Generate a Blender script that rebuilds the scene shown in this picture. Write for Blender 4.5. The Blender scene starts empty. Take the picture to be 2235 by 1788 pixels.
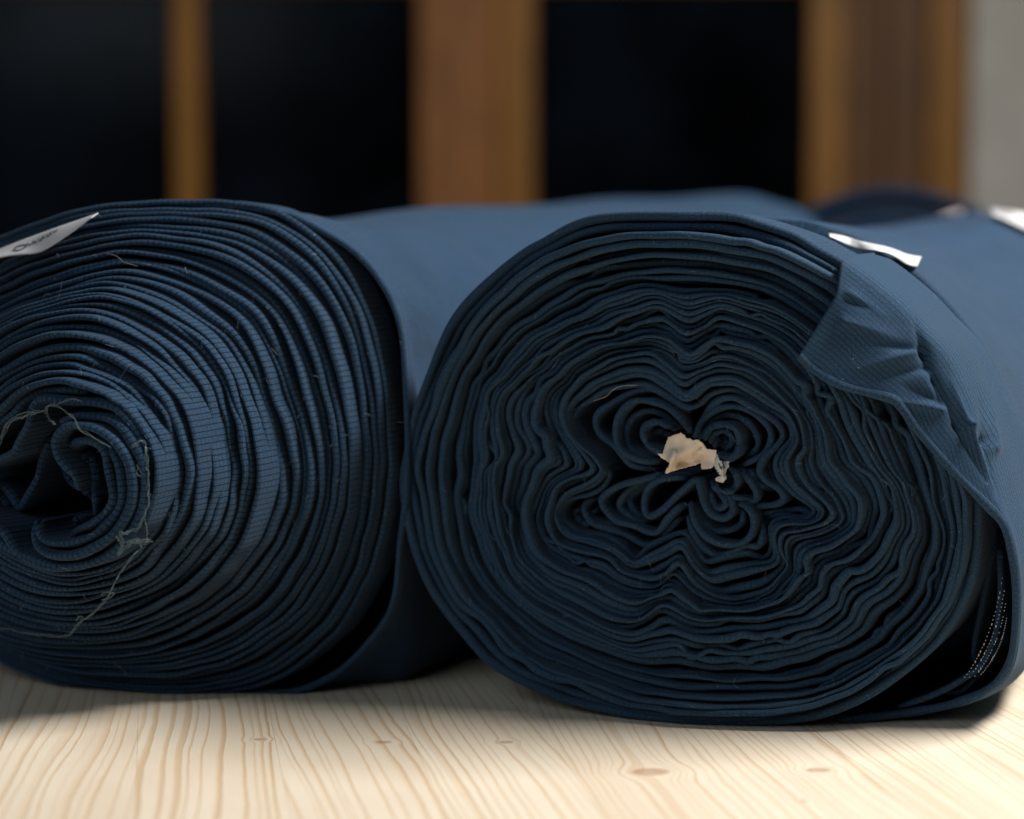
import bpy, math
import numpy as np
from mathutils import Matrix, Vector

SC = bpy.context.scene
COL = SC.collection
RNG = np.random.default_rng(7)

# ------------------------------------------------------------------ camera
W, H, FPX = 2235.0, 1788.0, 5277.0
CAM_H = 0.281
PITCH = math.atan(494.0 / FPX)
cam_d = bpy.data.cameras.new('camera')
cam = bpy.data.objects.new('camera', cam_d)
COL.objects.link(cam)
cam.location = (0, 0, CAM_H)
cam.rotation_euler = (math.pi / 2 - PITCH, 0, 0)
cam_d.sensor_width = 36.0
cam_d.lens = 85.0
cam_d.clip_start = 0.05
cam_d.clip_end = 60
cam_d.dof.use_dof = True
cam_d.dof.focus_distance = 1.245
cam_d.dof.aperture_fstop = 3.4
cam_d.dof.aperture_blades = 9
SC.camera = cam

# ------------------------------------------------------------------ light
world = bpy.data.worlds.new('World'); SC.world = world
world.use_nodes = True
bgn = world.node_tree.nodes['Background']
bgn.inputs[0].default_value = (0.75, 0.87, 1.0, 1)
bgn.inputs[1].default_value = 0.015


def area(name, loc, target, sx, sy, power, col):
    l = bpy.data.lights.new(name, 'AREA')
    l.shape = 'RECTANGLE'; l.size = sx; l.size_y = sy
    l.energy = power; l.color = col
    o = bpy.data.objects.new(name, l); COL.objects.link(o)
    o.location = loc
    d = Vector(target) - Vector(loc)
    o.rotation_euler = d.to_track_quat('-Z', 'Y').to_euler()
    return o


area('ceiling_panel_lamp', (1.10, 1.34, 1.50), (0.15, 1.25, 0.05), 0.9, 0.30, 67, (1.0, 0.975, 0.94))
area('added_cool_fill', (-1.25, -0.35, 1.25), (0.0, 1.25, 0.15), 1.3, 1.3, 12.8, (0.78, 0.90, 1.0))  # added cool fill, high behind the camera, to brighten the roll ends

SC.view_settings.view_transform = 'Standard'
SC.view_settings.look = 'None'
SC.view_settings.exposure = 0.0
SC.view_settings.gamma = 1.0
SC.render.engine = 'CYCLES'
SC.cycles.use_denoising = True

# ------------------------------------------------------------------ pixel helpers
CP, SP = math.cos(PITCH), math.sin(PITCH)
CAM = np.array([0, 0, CAM_H])
FWD = np.array([0, CP, -SP]); UPV = np.array([0, SP, CP])


def rays(px):
    px = np.asarray(px, float)
    x = (px[..., 0] - W / 2) / FPX
    y = -(px[..., 1] - H / 2) / FPX
    return FWD + x[..., None] * np.array([1.0, 0, 0]) + y[..., None] * UPV


def project(p):
    d = np.asarray(p, float) - CAM
    dep = d @ FWD
    return np.stack([W / 2 + FPX * d[..., 0] / dep, H / 2 - FPX * (d @ UPV) / dep], -1)


def on_table(px, z=0.0):
    r = rays(px)
    return CAM + r * ((z - CAM_H) / r[..., 2])[..., None]


def at_depth(px, yy):
    r = rays(px)
    return CAM + r * (yy / r[..., 1])[..., None]


class Frame:
    """A roll's own axes: u across its end, z up, w along its axis, away from the camera."""
    def __init__(self, yaw, origin):
        self.a = np.array([math.sin(yaw), math.cos(yaw), 0])
        self.u = np.array([math.cos(yaw), -math.sin(yaw), 0])
        self.o = np.array(origin, float)

    def uz(self, px, w=0.0):
        r = rays(px)
        w = np.broadcast_to(np.asarray(w, float), r.shape[:-1])
        t = ((self.o - CAM) @ self.a + w) / (r @ self.a)
        p = CAM + r * t[..., None] - self.o
        return np.stack([p @ self.u, p[..., 2]], -1)

    def world(self, uz, w):
        w = np.broadcast_to(np.asarray(w, float), uz.shape[:-1])
        return self.o + uz[..., :1] * self.u + w[..., None] * self.a + uz[..., 1:2] * np.array([0, 0, 1.0])


# ------------------------------------------------------------------ curve helpers
def catmull(p, closed, n=12):
    p = np.asarray(p, float)
    if closed:
        q = np.concatenate([p[-1:], p, p[:2]])
    else:
        q = np.concatenate([2 * p[:1] - p[1:2], p, 2 * p[-1:] - p[-2:-1]])
    t = np.linspace(0, 1, n, endpoint=False)[:, None]
    out = []
    for i in range(1, len(q) - 2):
        a, b, c, d = q[i - 1], q[i], q[i + 1], q[i + 2]
        out.append(0.5 * (2 * b + (c - a) * t + (2 * a - 5 * b + 4 * c - d) * t ** 2 + (3 * b - a - 3 * c + d) * t ** 3))
    out = np.concatenate(out)
    if not closed:
        out = np.concatenate([out, p[-1:]])
    return out


def resample(p, n, endpoint=True):
    d = np.r_[0, np.cumsum(np.linalg.norm(np.diff(p, axis=0), axis=1))]
    s = np.linspace(0, d[-1], n, endpoint=endpoint)
    return np.stack([np.interp(s, d, p[:, k]) for k in range(p.shape[1])], -1)


def sectioned(secs, counts):
    """Closed contour given as sections between landmarks; each section is resampled on its own."""
    pts, marks = [], []
    for s in secs:
        marks.append(len(pts)); pts += s
    c = catmull(pts, True, 12)
    marks = [m * 12 for m in marks] + [len(c)]
    c = np.concatenate([c, c[:1]])
    return np.concatenate([resample(c[marks[i]:marks[i + 1] + 1], counts[i], False) for i in range(len(secs))])


def smooth(a, k, closed=True):
    if k < 1:
        return a
    ker = np.hanning(2 * k + 3)[1:-1]; ker /= ker.sum()
    pad = np.concatenate([a[-k:], a, a[:k]]) if closed else np.pad(a, [(k, k)] + [(0, 0)] * (a.ndim - 1), 'edge')
    if a.ndim == 1:
        return np.convolve(pad, ker, 'valid')
    return np.stack([np.convolve(pad[:, j], ker, 'valid') for j in range(a.shape[1])], -1)


def wob(n, freqs, amp, rng, closed=True):
    t = np.linspace(0, 2 * math.pi, n, endpoint=not closed)
    o = np.zeros(n)
    for f in freqs:
        o += rng.normal() * np.sin(f * t + rng.uniform(0, 6.28))
    return amp * o / math.sqrt(len(freqs))


_wr = np.random.default_rng(3)
_K = [(_wr.normal(size=2) / L, _wr.uniform(0, 6.28, 2), A) for L, A in
      [(38, 1.4), (52, 1.8), (70, 2.2), (30, 0.9), (24, .6), (90, 2.4), (45, 1.5), (60, 2.0)]]


def warp(px, amt=1.0):
    """Coherent small waviness so that neighbouring layers follow each other."""
    px = np.asarray(px, float); o = px.copy()
    for k, ph, A in _K:
        q = px @ k
        o[..., 0] += amt * A * np.sin(q + ph[0]); o[..., 1] += amt * A * np.sin(q + ph[1])
    return o


# ------------------------------------------------------------------ mesh helpers
def add_mesh(name, v, quads, uv=None, mat=None, parent=None, smooth_sh=True, tris=None):
    me = bpy.data.meshes.new(name)
    v = np.asarray(v, np.float32)
    quads = np.asarray(quads, np.int32).reshape(-1, 4) if len(quads) else np.zeros((0, 4), np.int32)
    tris = np.asarray(tris, np.int32).reshape(-1, 3) if tris is not None and len(tris) else np.zeros((0, 3), np.int32)
    base = np.zeros(3)
    if parent is not None:
        base = np.array(parent.location)
    me.vertices.add(len(v)); me.vertices.foreach_set('co', (v - base).astype(np.float32).ravel())
    loops = np.concatenate([quads.ravel(), tris.ravel()])
    me.loops.add(len(loops)); me.loops.foreach_set('vertex_index', loops)
    me.polygons.add(len(quads) + len(tris))
    st = np.concatenate([np.arange(len(quads)) * 4, len(quads) * 4 + np.arange(len(tris)) * 3])
    me.polygons.foreach_set('loop_start', st.astype(np.int32))
    me.update(calc_edges=True)
    me.validate()
    if uv is not None:
        ul = me.uv_layers.new(name='UVMap')
        ul.data.foreach_set('uv', np.asarray(uv, np.float32).ravel())
    me.polygons.foreach_set('use_smooth', np.full(len(me.polygons), smooth_sh))
    if mat:
        me.materials.append(mat)
    o = bpy.data.objects.new(name, me); COL.objects.link(o)
    if parent is not None:
        o.parent = parent
    return o


def grid(name, P, S, T, closed, mat, parent, cap_far=False):
    """P (n, m, 3) surface; S (n, m), T (n, m) its cloth coordinates in metres."""
    n, m = P.shape[:2]
    if closed:
        i = np.arange(n); j = (i + 1) % n
        Sj = np.concatenate([S[1:], S[:1] + (S[-1:] - S[-2:-1]) + (S[-1:] - S[:1])])
        Tj = np.roll(T, -1, 0)
    else:
        i = np.arange(n - 1); j = i + 1
        Sj = S[1:]; Tj = T[1:]
    k = np.arange(m - 1)
    I, Kk = np.meshgrid(i, k, indexing='ij'); J, _ = np.meshgrid(j, k, indexing='ij')
    q = np.stack([I * m + Kk, J * m + Kk, J * m + Kk + 1, I * m + Kk + 1], -1).reshape(-1, 4)
    nn = len(i)
    uv = np.stack([
        np.stack([S[:nn, :-1], T[:nn, :-1]], -1), np.stack([Sj[:nn, :-1], Tj[:nn, :-1]], -1),
        np.stack([Sj[:nn, 1:], Tj[:nn, 1:]], -1), np.stack([S[:nn, 1:], T[:nn, 1:]], -1)], 2).reshape(-1, 2)
    v = P.reshape(-1, 3)
    tris = None
    if cap_far:
        c = P[:, -1].mean(0); v = np.concatenate([v, c[None]])
        tris = np.stack([i * m + m - 1, np.full(n, len(v) - 1), j * m + m - 1], -1)
        uv = np.concatenate([uv, np.zeros((n * 3, 2))])
    return add_mesh(name, v, q, uv, mat, parent, True, tris)


def normals2(c, closed):
    if closed:
        t = np.roll(c, -1, 0) - np.roll(c, 1, 0)
    else:
        t = np.gradient(c, axis=0)
    t /= np.linalg.norm(t, axis=1)[:, None] + 1e-12
    return np.stack([-t[:, 1], t[:, 0]], -1)      # points outward for a clockwise run


NOSE = {}


def lip(name, fr, c, w, th, depth, closed, mat, parent, nose=0.7, zmin=0.0):
    """A folded cloth edge: a rounded nose along c, with both cloth faces running back along the axis."""
    nrm = smooth(normals2(c, closed), 3, closed)
    nrm /= np.linalg.norm(nrm, axis=1)[:, None] + 1e-12
    n = len(c)
    ang = np.linspace(math.pi / 2, -math.pi / 2, 9)
    prof = [(.3, 1.0), (.45, .28), (.86, .05)]
    rows_n, rows_w = [], []
    for a, fdepth in prof:
        rows_n.append(a * th / 2); rows_w.append(w + nose * th + depth * fdepth)
    for a in ang:
        rows_n.append(math.sin(a) * th / 2); rows_w.append(w + nose * th * (1 - math.cos(a)))
    for a, fdepth in prof[::-1]:
        rows_n.append(-a * th / 2 * .9); rows_w.append(w + nose * th + depth * fdepth)
    RN = np.stack(rows_n, 1); RW = np.stack(rows_w, 1)
    uz = c[:, None, :] + RN[..., None] * nrm[:, None, :]
    uz[..., 1] = np.maximum(uz[..., 1], zmin + 0.0006)
    P = fr.world(uz, RW)
    s = np.r_[0, np.cumsum(np.linalg.norm(np.diff(c, axis=0), axis=1))]
    S = np.repeat(s[:, None], RN.shape[1], 1)
    T = np.concatenate([np.zeros((n, 1)), np.cumsum(np.linalg.norm(np.diff(P, axis=1), axis=2), 1)], 1)
    T = T - T[:, 7:8]
    NOSE.setdefault(id(fr), []).append(P[:, 7])
    return grid(name, P, S, T, closed, mat, parent)


def spacing(c, others):
    d = np.full(len(c), 0.02)
    for o in others:
        if o is None:
            continue
        dd = np.sqrt(((c[:, None] - o[None, ::2]) ** 2).sum(-1)).min(1)
        d = np.minimum(d, dd)
    return d


def tube(name, pts, r, mat, parent=None, seg=6, n=None, closed=False):
    p = np.asarray(pts, float)
    if n:
        p = resample(catmull(p, closed, 10), n)
    t = np.gradient(p, axis=0); t /= np.linalg.norm(t, axis=1)[:, None] + 1e-12
    ref = np.array([.31, .87, .38])
    a = np.cross(t, ref); a /= np.linalg.norm(a, axis=1)[:, None] + 1e-12
    b = np.cross(t, a)
    th = np.linspace(0, 2 * math.pi, seg + 1)
    r = np.broadcast_to(np.asarray(r, float), (len(p),))
    P = p[:, None] + r[:, None, None] * (np.cos(th)[None, :, None] * a[:, None] + np.sin(th)[None, :, None] * b[:, None])
    s = np.r_[0, np.cumsum(np.linalg.norm(np.diff(p, axis=0), axis=1))]
    S = np.repeat(s[:, None], seg + 1, 1); T = np.repeat((th * r.mean())[None], len(p), 0)
    return P, S, T


def box_mesh(name, lo, hi, mat, parent=None, bevel=0.0):
    x0, y0, z0 = lo; x1, y1, z1 = hi
    v = [(x0, y0, z0), (x1, y0, z0), (x1, y1, z0), (x0, y1, z0), (x0, y0, z1), (x1, y0, z1), (x1, y1, z1), (x0, y1, z1)]
    f = [(0, 3, 2, 1), (4, 5, 6, 7), (0, 1, 5, 4), (1, 2, 6, 5), (2, 3, 7, 6), (3, 0, 4, 7)]
    o = add_mesh(name, v, f, None, mat, parent, False)
    if bevel:
        m = o.modifiers.new('bevel', 'BEVEL'); m.width = bevel; m.segments = 2
    return o


def thing(name, label, cat, loc, group=None):
    o = bpy.data.objects.new(name, None); COL.objects.link(o)
    o.location = loc; o.empty_display_size = 0.05
    tag(o, label, cat, group)
    return o


def tag(o, label, cat, group=None):
    o['label'] = label; o['category'] = cat
    if group:
        o['group'] = group
    return o


# ------------------------------------------------------------------ materials
class N:
    def __init__(self, name):
        self.m = bpy.data.materials.new(name); self.m.use_nodes = True
        self.t = self.m.node_tree; self.b = self.t.nodes['Principled BSDF']

    def n(self, typ, **kw):
        o = self.t.nodes.new(typ)
        for k, v in kw.items():
            setattr(o, k, v)
        return o

    def l(self, a, b):
        self.t.links.new(a, b)

    def set(self, sock, v):
        if isinstance(v, bpy.types.NodeSocket):
            self.l(v, sock)
        else:
            sock.default_value = v

    def math(self, op, a, b=0.0, c=None, clamp=False):
        o = self.n('ShaderNodeMath', operation=op, use_clamp=clamp)
        self.set(o.inputs[0], a); self.set(o.inputs[1], b)
        if c is not None:
            self.set(o.inputs[2], c)
        return o.outputs[0]

    def ramp(self, v, lo, hi, a=0.0, b=1.0):
        o = self.n('ShaderNodeMapRange', interpolation_type='SMOOTHSTEP')
        self.set(o.inputs[0], v); o.inputs[1].default_value = lo; o.inputs[2].default_value = hi
        o.inputs[3].default_value = a; o.inputs[4].default_value = b
        return o.outputs[0]

    def mix(self, f, a, b, blend='MIX'):
        o = self.n('ShaderNodeMix', data_type='RGBA', blend_type=blend)
        self.set(o.inputs[0], f)
        for s, v in ((o.inputs[6], a), (o.inputs[7], b)):
            if isinstance(v, tuple):
                s.default_value = (*v, 1)
            else:
                self.l(v, s)
        return o.outputs[2]

    def comb(self, x, y, z=0.0):
        o = self.n('ShaderNodeCombineXYZ')
        for s, v in zip(o.inputs, (x, y, z)):
            self.set(s, v)
        return o.outputs[0]

    def noise(self, vec, scale, detail=2, rough=.5):
        o = self.n('ShaderNodeTexNoise')
        self.l(vec, o.inputs['Vector']); o.inputs['Scale'].default_value = scale
        o.inputs['Detail'].default_value = detail; o.inputs['Roughness'].default_value = rough
        return o.outputs[0]

    def bump(self, h, dist, strength=1.0):
        o = self.n('ShaderNodeBump'); o.inputs['Strength'].default_value = strength
        o.inputs['Distance'].default_value = dist; self.l(h, o.inputs['Height'])
        self.l(o.outputs[0], self.b.inputs['Normal'])


def cloth(name, col, pitch_s=.0031, pitch_t=.0040, line_s=.85, line_t=.4, sheen=.07, dotted=False, wrinkle=0.0):
    k = N(name)
    uv = k.n('ShaderNodeUVMap'); uv.uv_map = 'UVMap'
    sep = k.n('ShaderNodeSeparateXYZ'); k.l(uv.outputs[0], sep.inputs[0])
    wv = k.noise(uv.outputs[0], 60, 1)
    s = k.math('ADD', sep.outputs[0], k.math('MULTIPLY', k.math('SUBTRACT', wv, .5), .0006))
    t = sep.outputs[1]
    fs = k.math('ABSOLUTE', k.math('SUBTRACT', k.math('FRACT', k.math('DIVIDE', s, pitch_s)), .5))
    ft = k.math('ABSOLUTE', k.math('SUBTRACT', k.math('FRACT', k.math('DIVIDE', t, pitch_t)), .5))
    ls = k.ramp(fs, .11, .05)
    lt = k.ramp(ft, .09, .03)
    # thread by thread along each line
    th = k.math('FRACT', k.math('DIVIDE', t, .00085))
    dash = k.ramp(k.math('ABSOLUTE', k.math('SUBTRACT', th, .5)), .46, .38, .6, 1.0) if not dotted else \
        k.ramp(k.math('ABSOLUTE', k.math('SUBTRACT', th, .5)), .3, .2, .1, 1.0)
    ls = k.math('MULTIPLY', ls, dash)
    lines = k.math('MAXIMUM', k.math('MULTIPLY', ls, line_s), k.math('MULTIPLY', lt, line_t))
    fine = k.noise(uv.outputs[0], 900, 4, .8)
    broad = k.noise(uv.outputs[0], 18, 3, .6)
    geo = k.n('ShaderNodeNewGeometry')
    pb = k.noise(geo.outputs['Position'], 26, 2, .5)
    base = k.mix(k.ramp(fine, .3, .72), tuple(c * .3 for c in col), tuple(c * 1.75 for c in col))
    base = k.mix(k.ramp(broad, .3, .7, 0, .35), base, tuple(c * .72 for c in col))
    base = k.mix(k.ramp(pb, .4, .75, 0, .35), base, (col[0] * 1.35, col[1] * 1.05, col[2] * .85))
    base = k.mix(lines, base, tuple(c * .08 for c in col))
    # stray bright lint
    vo = k.n('ShaderNodeTexVoronoi', feature='F1'); k.l(geo.outputs['Position'], vo.inputs['Vector']); vo.inputs['Scale'].default_value = 150
    lint = k.math('MULTIPLY', k.ramp(vo.outputs['Distance'], .055, .03), k.ramp(k.noise(geo.outputs['Position'], 30, 1), .6, .66))
    base = k.mix(k.math('MULTIPLY', lint, .8), base, (.42, .45, .47))
    k.l(base, k.b.inputs['Base Color'])
    k.b.inputs['Roughness'].default_value = .82
    k.b.inputs['Specular IOR Level'].default_value = .12
    k.b.inputs['Sheen Weight'].default_value = sheen
    k.b.inputs['Sheen Roughness'].default_value = .45
    k.b.inputs['Sheen Tint'].default_value = (.7, .82, 1.0, 1)
    knit = k.n('ShaderNodeTexWave', wave_type='BANDS', bands_direction='DIAGONAL'); k.l(uv.outputs[0], knit.inputs[0])
    knit.inputs['Scale'].default_value = 420; knit.inputs['Distortion'].default_value = 1.5
    h = k.math('SUBTRACT', k.math('ADD', k.math('MULTIPLY', fine, .7), k.math('MULTIPLY', knit.outputs['Fac'], .25)), k.math('MULTIPLY', lines, 1.0))
    if wrinkle:
        st = k.n('ShaderNodeMapping'); st.inputs['Scale'].default_value = (1.0, .45, 1.0); k.l(uv.outputs[0], st.inputs[0])
        wr = k.noise(st.outputs[0], 34, 3, .55)
        h = k.math('ADD', h, k.math('MULTIPLY', wr, 14.0 * wrinkle))
    k.bump(h, .00035, .8)
    return k.m


NAVY = (.0175, .0455, .0880)
M_L = cloth('navy_ripstop_cloth', NAVY, line_s=1.0, line_t=.5)
M_R = cloth('navy_knit_cloth', (.0205, .0495, .0910), line_s=.5, line_t=.12, dotted=True)
M_F = cloth('navy_ribbed_cloth', (.0210, .0540, .1030), pitch_s=.2, pitch_t=.0040, line_s=0, line_t=.85)
M_B = cloth('navy_plain_cloth', (.0185, .0465, .0910), line_s=.25, line_t=.1, sheen=.12, wrinkle=1.0)


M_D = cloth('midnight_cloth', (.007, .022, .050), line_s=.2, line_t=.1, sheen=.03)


def wood_mat(name, knots):
    k = N(name)
    tc = k.n('ShaderNodeTexCoord'); sep = k.n('ShaderNodeSeparateXYZ'); k.l(tc.outputs['Object'], sep.inputs[0])
    info = k.n('ShaderNodeObjectInfo')
    rnd = info.outputs['Random']
    x, y = sep.outputs[0], sep.outputs[1]
    kmask = None
    for kx, ky, rx, ry in knots:
        dx = k.math('SUBTRACT', x, kx); dy = k.math('SUBTRACT', y, ky)
        d2 = k.math('ADD', k.math('POWER', k.math('DIVIDE', dx, rx * 1.7), 2), k.math('POWER', k.math('DIVIDE', dy, ry * 1.8), 2))
        g = k.math('EXPONENT', k.math('MULTIPLY', d2, -1))
        x = k.math('SUBTRACT', x, k.math('MULTIPLY', dx, k.math('MULTIPLY', g, .93)))
        e2 = k.math('SQRT', k.math('ADD', k.math('POWER', k.math('DIVIDE', dx, rx), 2), k.math('POWER', k.math('DIVIDE', dy, ry), 2)))
        kk = k.ramp(e2, 1.15, .75)
        kmask = kk if kmask is None else k.math('MAXIMUM', kmask, kk)
    ro = k.math('MULTIPLY', rnd, 7.3)
    v1 = k.comb(k.math('MULTIPLY', x, 9), k.math('ADD', k.math('MULTIPLY', y, 2.0), ro), ro)
    n1 = k.noise(v1, 1.0, 2, .45)
    v2 = k.comb(k.math('MULTIPLY', x, 60), k.math('ADD', k.math('MULTIPLY', y, 26), ro), ro)
    n2 = k.noise(v2, 1.0, 3, .6)
    sp = k.math('ADD', .0044, k.math('MULTIPLY', k.math('FRACT', k.math('MULTIPLY', rnd, 5.7)), .0050))
    tilt = k.math('MULTIPLY', k.math('SUBTRACT', k.math('FRACT', k.math('MULTIPLY', rnd, 11.3)), .35), .10)
    xx = k.math('ADD', x, k.math('ADD', k.math('MULTIPLY', n1, .05), k.math('MULTIPLY', n2, .0020)))
    xx = k.math('ADD', xx, k.math('MULTIPLY', y, k.math('MULTIPLY', tilt, .5)))
    irr = k.noise(k.comb(k.math('MULTIPLY', xx, 75), ro, ro), 1.0, 2, .5)
    r = k.math('ADD', k.math('ADD', k.math('DIVIDE', xx, sp), k.math('MULTIPLY', irr, 3.2)), k.math('MULTIPLY', rnd, 31))
    f = k.math('FRACT', r)
    line = k.math('MULTIPLY', k.ramp(f, .55, .95), k.ramp(f, 1.0, .965))
    cell = k.n('ShaderNodeTexWhiteNoise', noise_dimensions='1D'); k.l(k.math('FLOOR', r), cell.inputs['W'])
    line = k.math('MULTIPLY', line, k.math('ADD', .35, k.math('MULTIPLY', cell.outputs['Value'], .65)))
    v3 = k.comb(k.math('MULTIPLY', x, 900), k.math('MULTIPLY', y, 40), ro)
    fib = k.noise(v3, 1.0, 3, .6)
    blot = k.noise(k.comb(k.math('MULTIPLY', x, 14), k.math('MULTIPLY', y, 6), ro), 1.0, 3, .55)
    base = k.mix(k.ramp(blot, .3, .7), (.675, .57, .44), (.735, .645, .515))
    base = k.mix(k.ramp(fib, .35, .8, 0, .28), base, (.64, .54, .415))
    base = k.mix(k.math('MULTIPLY', line, .88), base, (.50, .325, .165))
    tint = k.mix(rnd, (.97, .96, .95), (1.0, 1.0, 1.0))
    base = k.mix(1.0, base, tint, 'MULTIPLY')
    if kmask is not None:
        base = k.mix(k.math('MULTIPLY', kmask, k.math('ADD', .3, k.math('MULTIPLY', fib, .6))), base, (.33, .17, .085))
    k.l(base, k.b.inputs['Base Color'])
    k.b.inputs['Roughness'].default_value = .5
    k.b.inputs['Specular IOR Level'].default_value = .35
    k.bump(k.math('SUBTRACT', k.math('MULTIPLY', fib, .4), line), .0003, .5)
    return k.m


def plain(name, col, rough=.6, noise_scale=30, var=.25, stretch=(1, 1, 1), bump=0.0, spec=.4):
    k = N(name)
    geo = k.n('ShaderNodeNewGeometry')
    mp = k.n('ShaderNodeMapping'); mp.inputs['Scale'].default_value = stretch
    k.l(geo.outputs['Position'], mp.inputs[0])
    nz = k.noise(mp.outputs[0], noise_scale, 4, .6)
    base = k.mix(k.ramp(nz, .3, .7), tuple(c * (1 - var) for c in col), tuple(min(1, c * (1 + var)) for c in col))
    k.l(base, k.b.inputs['Base Color'])
    k.b.inputs['Roughness'].default_value = rough
    k.b.inputs['Specular IOR Level'].default_value = spec
    if bump:
        k.bump(nz, bump)
    return k.m


M_PAPER = plain('white_label_paper', (.50, .495, .50), .65, 60, .04, bump=.0002)
M_CORE = plain('torn_cream_paper', (.66, .56, .455), .75, 60, .08, bump=.00015)
M_INK = plain('black_print', (.02, .02, .022), .5, 50, .1)
M_THREAD = plain('grey_blue_thread', (.10, .145, .17), .8, 300, .3)
M_STITCH = plain('white_stitch_thread', (.5, .5, .48), .7, 300, .1)
M_POST = plain('orange_varnished_pine', (.35, .146, .014), .45, 10, .22, (6, 6, .7))
M_POST2 = plain('red_brown_wood', (.33, .126, .028), .5, 10, .22, (6, 6, .7))
M_POST3 = plain('dark_brown_wood', (.16, .066, .014), .5, 10, .25, (6, 6, .7))
M_WALL = plain('grey_plaster', (.72, .68, .61), .9, 14, .06, bump=.0005)
M_PANE = plain('dark_night_glass', (.0036, .0060, .0100), .15, 2.2, .9, spec=.06)

# ------------------------------------------------------------------ table of pine strips
PW = 0.069
TROT = math.radians(8.3)
TLOC = np.array([0.2, 1.8, -0.028])


def table_local(px):
    """Pixel to the table's own axes (its strips run a little askew to the view)."""
    d = on_table(px) - TLOC
    c_, s_ = math.cos(TROT), math.sin(TROT)
    return np.array([c_ * d[0] + s_ * d[1], -s_ * d[0] + c_ * d[1], d[2]])


knots_px = [(838, 1620, 17), (1104, 1620, 17), (566, 1614, 15), (1420, 1685, 44), (1786, 1681, 28), (1752, 1748, 12)]
knots = []
for kx, ky, rp in knots_px:
    p = table_local((kx, ky)); sc_ = np.linalg.norm(on_table((kx, ky)) - CAM) / FPX
    knots.append((float(p[0]), float(p[1]), rp * sc_ * 1.0, rp * sc_ * .75))
M_WOOD = wood_mat('pale_pine', knots)
table = thing('table', 'pale pine table top of glued strips carrying the navy fabric rolls', 'table', tuple(TLOC))
table.rotation_euler = (0, 0, TROT)
gap = 0.00004
EDGE0 = float(table_local((300, 1612))[0]) + TLOC[0]
for i in range(-15, 26):
    x0 = EDGE0 + i * PW
    box_mesh('plank', (x0 + gap, 0.35, -0.028), (x0 + PW - gap, 3.15, 0.0), M_WOOD, table, .0001)

# ------------------------------------------------------------------ window and wall behind
YW = 4.2


def wx(px, dy=0.0):
    return float(at_depth((px, 300), YW + dy)[0])


win = thing('window', 'blurred wooden window with dark night panes behind the rolls', 'window', (wx(1100), YW, -0.45))
ZB, ZT = -0.45, 1.25
TOPZ = float(at_depth((1100, -26), YW)[2])


def post(p0, p1, mat, y0=0.0, y1=0.07, nm='post'):
    return box_mesh(nm, (wx(p0), YW + y0, ZB), (wx(p1), YW + y1, ZT), mat, win, .004)


post(380, 437, M_POST)
post(915, 1082, M_POST2, -.01, .08)
post(1083, 1166, M_POST, .01, .07)
post(1766, 1842, M_POST, .0, .07)
post(1843, 1888, M_POST3, .015, .07)
post(1889, 1935, M_POST3, .03, .08)
post(1936, 2025, M_POST2, .02, .08).data.materials[0] = M_POST3
post(2026, 2112, M_POST, -.005, .07)
for a, b in ((-700, 379), (438, 914), (1167, 1765)):
    box_mesh('pane', (wx(a), YW + .045, ZB + .002), (wx(b), YW + .052, ZT - .002), M_PANE, win)
for a, b in ((-700, 379), (438, 914), (1167, 1765)):
    box_mesh('rail', (wx(a), YW + .01, TOPZ), (wx(b), YW + .044, TOPZ + .05), M_POST3, win, .003)
post(-770, -701, M_POST)
wall = box_mesh('wall', (wx(2113), YW - .03, ZB), (wx(2113) + 1.6, YW + .12, ZT), M_WALL)
wall['kind'] = 'structure'

# ------------------------------------------------------------------ RIGHT ROLL
YAW = math.radians(25.5)


def solve_frame(pts, w, px_c, guess, sink=0.0):
    """Slide the roll along the view until its lowest traced point touches the table."""
    lo, hi = guess - .4, guess + .4
    for _ in range(50):
        mid = (lo + hi) / 2
        o = at_depth(px_c, mid); o[2] = 0
        z = Frame(YAW, o).uz(pts, w)[:, 1].min()
        if z > sink:
            lo = mid
        else:
            hi = mid
    o = at_depth(px_c, (lo + hi) / 2); o[2] = 0
    return Frame(YAW, o)


C0 = [
    [(877, 1035), (886, 992), (902, 907), (935, 817), (961, 752), (990, 696), (1029, 648), (1087, 596), (1146, 550), (1185, 528), (1250, 492), (1308, 476), (1392, 471)],
    [(1480, 472), (1587, 473), (1646, 487), (1726, 515), (1778, 546), (1834, 577), (1905, 635), (1990, 730), (2060, 830), (2105, 930)],
    [(2125, 1030), (2132, 1115), (2126, 1216), (2109, 1285), (2070, 1362)],
    [(2015, 1428), (1917, 1501), (1813, 1553), (1709, 1574), (1604, 1580)],
    [(1510, 1577), (1451, 1571), (1347, 1557), (1243, 1532), (1173, 1504), (1121, 1480), (1062, 1442), (1017, 1393), (975, 1341), (937, 1285), (905, 1209), (888, 1139), (878, 1080)]]
C1 = [
    [(910, 1035), (912, 992), (931, 927), (967, 823), (1003, 752), (1055, 674), (1120, 612), (1185, 570), (1266, 537), (1347, 521)],
    [(1460, 516), (1542, 520), (1587, 527), (1674, 543), (1743, 570), (1796, 598), (1836, 623), (1900, 690), (1990, 800), (2060, 930)],
    [(2090, 1040), (2107, 1115), (2102, 1209), (2088, 1271), (2050, 1348)],
    [(1997, 1410), (1900, 1483), (1806, 1532), (1709, 1555), (1604, 1560)],
    [(1500, 1556), (1451, 1549), (1364, 1536), (1277, 1504), (1208, 1477), (1156, 1459), (1103, 1417), (1051, 1358), (1006, 1326), (975, 1278), (940, 1195), (926, 1104)]]
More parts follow.
